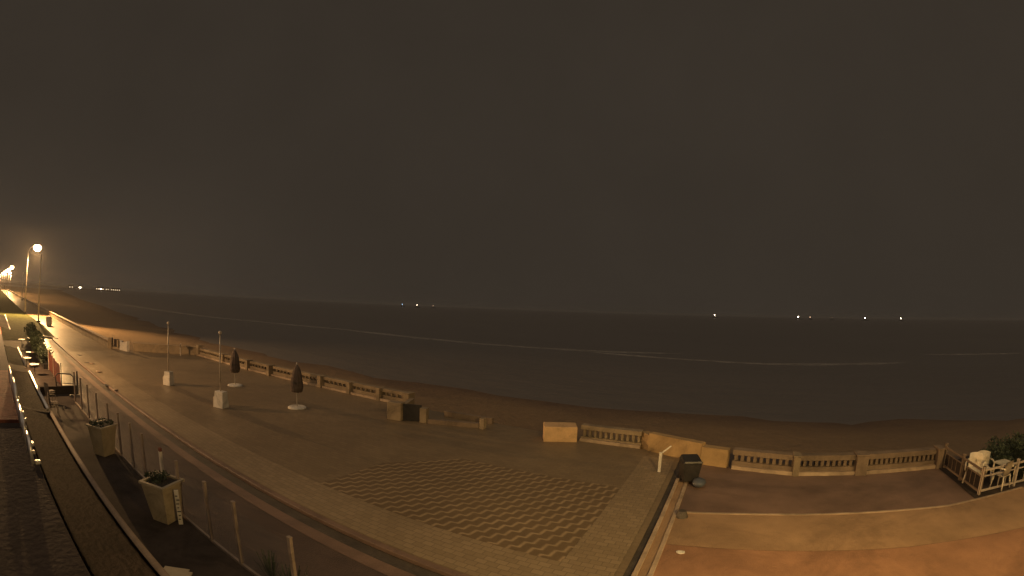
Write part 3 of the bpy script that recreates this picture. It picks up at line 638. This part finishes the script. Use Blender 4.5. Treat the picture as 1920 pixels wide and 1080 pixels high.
for i, (x0, x1, y, h, lab) in enumerate(((-58.5, -52.5, 4.7, 1.9, 'clipped dark hedge beside the farthest café tables'), (-50.5, -43.8, 4.5, 1.75, 'clipped dark hedge in the middle of the far terrace'), (-43.2, -38.6, 4.5, 1.5, 'clipped dark hedge next to the red canvas screen'))):
    t = thing('hedge', lab, 'hedge', (0, 0, 0), 0, 'hedges edging the far terrace')
    bm = bmesh.new()
    for k in range(int((x1-x0)/.8)): leaves(bm, (x0+.4+k*.8, y, h*.58), (.65, .6, h*.5), 420, .17)
    obj('foliage', bm, 'leaf', t)
    bm = bmesh.new(); box(bm, x0, x1, y-.3, y+.3, 0, .4); obj('trough', bm, 'darkm', t)
t = thing('canvas_screen', 'dark red canvas screen in the terrace opening before the bright paving', 'screen')
for (a, b) in (((-38.2, 4.62), (-35.4, 4.62)), ((-35.3, 4.6), (-31.6, 4.55))):
    bm = bmesh.new(); n = 10; a = Vector(a); b = Vector(b); prev = None
    for i in range(n+1):
        p = a.lerp(b, i/n); o_ = .03*math.sin(i*2.1); cur = [bm.verts.new((p.x, p.y+o_, .12)), bm.verts.new((p.x, p.y-o_, 1.32+.03*math.sin(i)))]
        if prev: bm.faces.new([prev[0], cur[0], cur[1], prev[1]])
        prev = cur
    bmesh.ops.solidify(bm, geom=list(bm.faces), thickness=.01); obj('canvas', bm, 'redc', t)
for x in (-38.3, -35.35, -31.5):
    bm = bmesh.new(); tube(bm, [(x, 4.6, 0), (x, 4.6, 1.5)], .035, 8); obj('post', bm, 'offw' if x < -35 else 'darkm', t)
t = thing('hoop_rail', 'dark metal hoop rail standing against the bright paving', 'rail')
bm = bmesh.new(); tube(bm, [(-30.6, 4.1, 0), (-30.6, 4.1, .9), (-30.5, 4.25, 1.05), (-30.2, 5.0, 1.05), (-30.1, 5.2, .9), (-30.1, 5.2, 0)], .035, 8); obj('hoop', bm, 'darkm', t, smooth=True)
bm = bmesh.new(); tube(bm, [(-30.6, 4.1, .5), (-30.1, 5.2, .5)], .02, 6); obj('crossbar', bm, 'darkm', t)
t = thing('low_screen', 'low dark screen with a slim post closing the end of the near terrace', 'screen')
bm = bmesh.new(); box(bm, -29.6, -29.5, 2.9, 5.3, 0, .5); obj('panel', bm, 'terrace', t)
bm = bmesh.new(); tube(bm, [(-29.55, 5.34, 0), (-29.55, 5.34, 1.3)], .05, 8); obj('post', bm, 'darkm', t)
for i, (x, y, lab) in enumerate(((-24.6, 3.1, 'dark folded café chair stack nearest the farther planter'), (-27.3, 3.3, 'dark folded café chair stack by the low dark screen'))):
    t = thing('chair_stack', lab, 'chair stack', (x, y, .06), .4*i, 'stacked chairs on the dark terrace')
    for k in range(3):
        bm = bmesh.new(); z = .42+.1*k; box(bm, -.22, .22, -.22, .22, z, z+.03); obj('seat', bm, 'canopy', t)
        bm = bmesh.new(); box(bm, -.22, .22, -.25-.02*k, -.225-.02*k, z+.031, z+.45); obj('backrest', bm, 'canopy', t)
    for sx in (-1, 1):
        for sy in (-1, 1):
            bm = bmesh.new(); tube(bm, [(sx*.2, sy*.2, 0), (sx*.2, sy*.2, .42)], .018, 6); obj('leg', bm, 'offw', t)

# ------------------------------------------------------------------ boats and far shore
def boat(az, D, L, lm, lab, r=2.2, two=False):
    a = math.radians(az); x, y = D*math.sin(a), D*math.cos(a)
    t = thing('fishing_boat', lab, 'boat', (x, y, -2), a*.2+random.uniform(-.4, .4), 'fishing boats on the horizon')
    bm = bmesh.new(); n = 9; prev = None
    for i in range(n+1):
        u = i/n; X = (u-.5)*L; w = L*.13*math.sin(math.pi*min(1, .18+u*.82))**.6+.05; h = 1.7+1.3*u*u
        cur = [bm.verts.new((X, -w*.6, -.4)), bm.verts.new((X, w*.6, -.4)), bm.verts.new((X, w, h)), bm.verts.new((X, -w, h))]
        if prev:
            for k in range(4): bm.faces.new([prev[k], prev[(k+1) % 4], cur[(k+1) % 4], cur[k]])
        else: bm.faces.new(cur[::-1])
        prev = cur
    bm.faces.new(prev); obj('hull', bm, 'hull', t)
    bm = bmesh.new(); box(bm, -L*.22, L*.02, -L*.08, L*.08, 1.9, 4.6); box(bm, -L*.16, -.2, -L*.06, L*.06, 4.61, 6.0); obj('wheelhouse', bm, 'building', t, bevel=.1)
    bm = bmesh.new(); tube(bm, [(-L*.1, 0, 6), (-L*.1, 0, 9.4)], .15, 6); tube(bm, [(L*.25, 0, 2), (L*.25, 0, 7)], .13, 6); obj('mast', bm, 'lampw', t)
    bm = bmesh.new(); bmesh.ops.create_uvsphere(bm, u_segments=10, v_segments=8, radius=r)
    for v in bm.verts: v.co += Vector((-L*.1, 0, 8.1))
    obj('mast_light', bm, lm, t, smooth=True)
boat(-40.25, 1500, 15, 'boatblue', 'faint bluish boat light on the horizon, first of the group beyond the nearer parasol', .9)
boat(-38.44, 1500, 18, 'boatlight', 'small white boat light in the middle of the faint group on the horizon', .6)
boat(-36.49, 1500, 14, 'boatdim', 'faint boat light at the end of the faint group on the horizon', .9)
boat(-2.34, 1500, 20, 'boatlight', 'bright warm boat light alone above the right half of the surf', 1.05)
boat(7.81, 1500, 22, 'boatlight', 'brightest boat light on the horizon, beside two faint ones', 1.25)
boat(9.23, 1500, 14, 'boatdim', 'faint orange boat light just right of the brightest one', 1.0)
boat(11.82, 1500, 14, 'boatdim', 'very faint boat light midway between bright neighbours', .5)
boat(15.89, 1500, 20, 'boatlight', 'bright boat light second from the end of the line on the horizon', 1.15)
boat(20.22, 1500, 20, 'boatlight', 'last bright boat light at the end of the line on the horizon', 1.05)
def pol(az, D): a = math.radians(az); return D*math.sin(a), D*math.cos(a)
bm = bmesh.new(); prev = None
for i in range(60):
    az = -89+i*.24; x, y = pol(az, 1500); h = 2+4*max(0, math.sin(i*.09))+random.uniform(0, .8); e = min(1, (59-i)/6)
    x2, y2 = pol(az, 1720)
    cur = [bm.verts.new((x, y, -2.5)), bm.verts.new((x, y, -1.6)), bm.verts.new(((x+x2)/2, (y+y2)/2, -1.5+h*e)), bm.verts.new((x2, y2, -2.5))]
    if prev:
        for k in range(3): bm.faces.new([prev[k], cur[k], cur[k+1], prev[k+1]])
    prev = cur
obj('far_coast', bm, 'building', smooth=True)['kind'] = S
for i, (az, w, wins, lab) in enumerate(((-80.5, 16, 2, 'small dim lit quay building at the near end of the far shore lights'), (-79.4, 12, 3, 'quay building with the brightest light on the far shore'), (-77.0, 26, 4, 'wide quay building with bright windows right of the brightest one'), (-76.1, 12, 2, 'small quay building just right of the wide one'), (-75.1, 30, 5, 'long dim quay building last along the far shore'))):
    x, y = pol(az, 1480); t = thing('quay_building', lab, 'building', (x, y, -2), -math.radians(az)+0, 'lit buildings on the far shore')
    bm = bmesh.new(); box(bm, -w/2, w/2, 0, 10, -.5, 8); obj('wall', bm, 'building', t)
    bm = bmesh.new(); hexa(bm, [(-w/2-.5, -.5, 8.01), (w/2+.5, -.5, 8.01), (w/2+.5, 10.5, 8.01), (-w/2-.5, 10.5, 8.01)], [(-w/2+1, 4, 11), (w/2-1, 4, 11), (w/2-1, 6, 11), (-w/2+1, 6, 11)]); obj('roof', bm, 'roofd', t)
    for k in range(wins):
        xx = -w/2+w*(k+.5)/wins; ww = 1.5 if i in (1, 2) else 1.0
        bm = bmesh.new(); box(bm, xx-ww, xx+ww, -.12, -.02, 4.2, 6.2 if i != 1 else 6.8); obj('window', bm, 'boatlight' if (i == 1 and k == 1) or (i == 2 and k == 2) else 'window', t)

# ------------------------------------------------------------------ haze
HAZE = 0.00025
if HAZE:
    bm = bmesh.new(); box(bm, -14500, 14500, -300, 16500, -4.2, 15.5)
    o = obj('haze', bm, 'glass'); o.data.materials.clear(); o['kind'] = 'stuff'
    m = bpy.data.materials.new('sea_haze'); m.use_nodes = True; nt = m.node_tree; nt.nodes.clear()
    out = nt.nodes.new('ShaderNodeOutputMaterial'); v = nt.nodes.new('ShaderNodeVolumePrincipled')
    v.inputs['Color'].default_value = (.82, .78, .74, 1); v.inputs['Density'].default_value = HAZE; v.inputs['Anisotropy'].default_value = .3
    nt.links.new(v.outputs[0], out.inputs['Volume']); o.data.materials.append(m)

# ------------------------------------------------------------------ night sky: low cloud, lit more strongly overhead and landward by the town
w = bpy.data.worlds.new('World'); SC.world = w; w.use_nodes = True; nt = w.node_tree; nt.nodes.clear()
out = nt.nodes.new('ShaderNodeOutputWorld'); bg = nt.nodes.new('ShaderNodeBackground'); tc = nt.nodes.new('ShaderNodeTexCoord')
sp = nt.nodes.new('ShaderNodeSeparateXYZ'); nt.links.new(tc.outputs['Generated'], sp.inputs[0])
def mrange(v, a, b, c, d):
    x = nt.nodes.new('ShaderNodeMapRange'); x.interpolation_type = 'SMOOTHSTEP'
    for i, k in enumerate((a, b, c, d)): x.inputs[i+1].default_value = k
    nt.links.new(v, x.inputs[0]); return x.outputs[0]
ov = mrange(sp.outputs[2], .62, .95, 0, 1); land = mrange(sp.outputs[1], -.15, -.7, 0, 1)
town = M_(nt, 'MULTIPLY', mrange(sp.outputs[0], -.8, -1.0, 0, 1), mrange(sp.outputs[2], .35, 0, 0, 1))
k = M_(nt, 'ADD', 1.0, M_(nt, 'ADD', M_(nt, 'MULTIPLY', ov, 6.2), M_(nt, 'ADD', M_(nt, 'MULTIPLY', land, 4.0), M_(nt, 'MULTIPLY', town, .25))))
cl = noise(nt, tc.outputs['Generated'], 1.6, 5)
k = M_(nt, 'MULTIPLY', k, M_(nt, 'MULTIPLY_ADD', cl, .42, .79))
glow = M_(nt, 'MINIMUM', M_(nt, 'ADD', ov, land), 1.0)
nt.links.new(mixc(nt, glow, (.0365, .0287, .0212), (.0375, .0300, .0225)), bg.inputs[0]); nt.links.new(k, bg.inputs[1]); nt.links.new(bg.outputs[0], out.inputs[0])

# ------------------------------------------------------------------ camera: wide webcam lens, 6 m above the ground
cd = bpy.data.cameras.new('webcam'); cam = bpy.data.objects.new('webcam', cd); COL.objects.link(cam); SC.camera = cam
cd.type = 'PANO'; cd.sensor_width = 36; cd.clip_start = .05; cd.clip_end = 40000
SC.render.engine = 'CYCLES'
cc = cd.cycles if hasattr(cd, 'cycles') and hasattr(cd.cycles, 'panorama_type') else cd
cc.panorama_type = 'FISHEYE_LENS_POLYNOMIAL'; cc.fisheye_fov = math.radians(170)
K1 = -(1920/886.0)/36.0
cc.fisheye_polynomial_k0 = 0; cc.fisheye_polynomial_k1 = K1
cc.fisheye_polynomial_k2 = 0; cc.fisheye_polynomial_k3 = 0; cc.fisheye_polynomial_k4 = 0
p_, r_ = .04409, .03725
Ux = Vector((.89, -.455)).normalized()
def towld(d):   # camera axes (x right, y down, z forward) to the scene
    x, y, z = d; c, s = math.cos(r_), math.sin(r_); x, y = c*x+s*y, -s*x+c*y
    c, s = math.cos(p_), math.sin(p_); y, z = c*y-s*z, s*y+c*z
    return Vector((x*Ux.x+z*Ux.y, -x*Ux.y+z*Ux.x, -y))
X = towld((1, 0, 0)); Y = towld((0, -1, 0)); Z = towld((0, 0, -1))
M = Matrix((X, Y, Z)).transposed().to_4x4(); M.translation = (0, 0, 6); cam.matrix_world = M

SC.view_settings.view_transform = 'Standard'; SC.view_settings.look = 'None'; SC.view_settings.exposure = 0; SC.view_settings.gamma = 1
SC.cycles.max_bounces = 5; SC.cycles.volume_bounces = 0; SC.cycles.use_denoising = True; SC.cycles.volume_max_steps = 128
SC.cycles.sample_clamp_indirect = 3
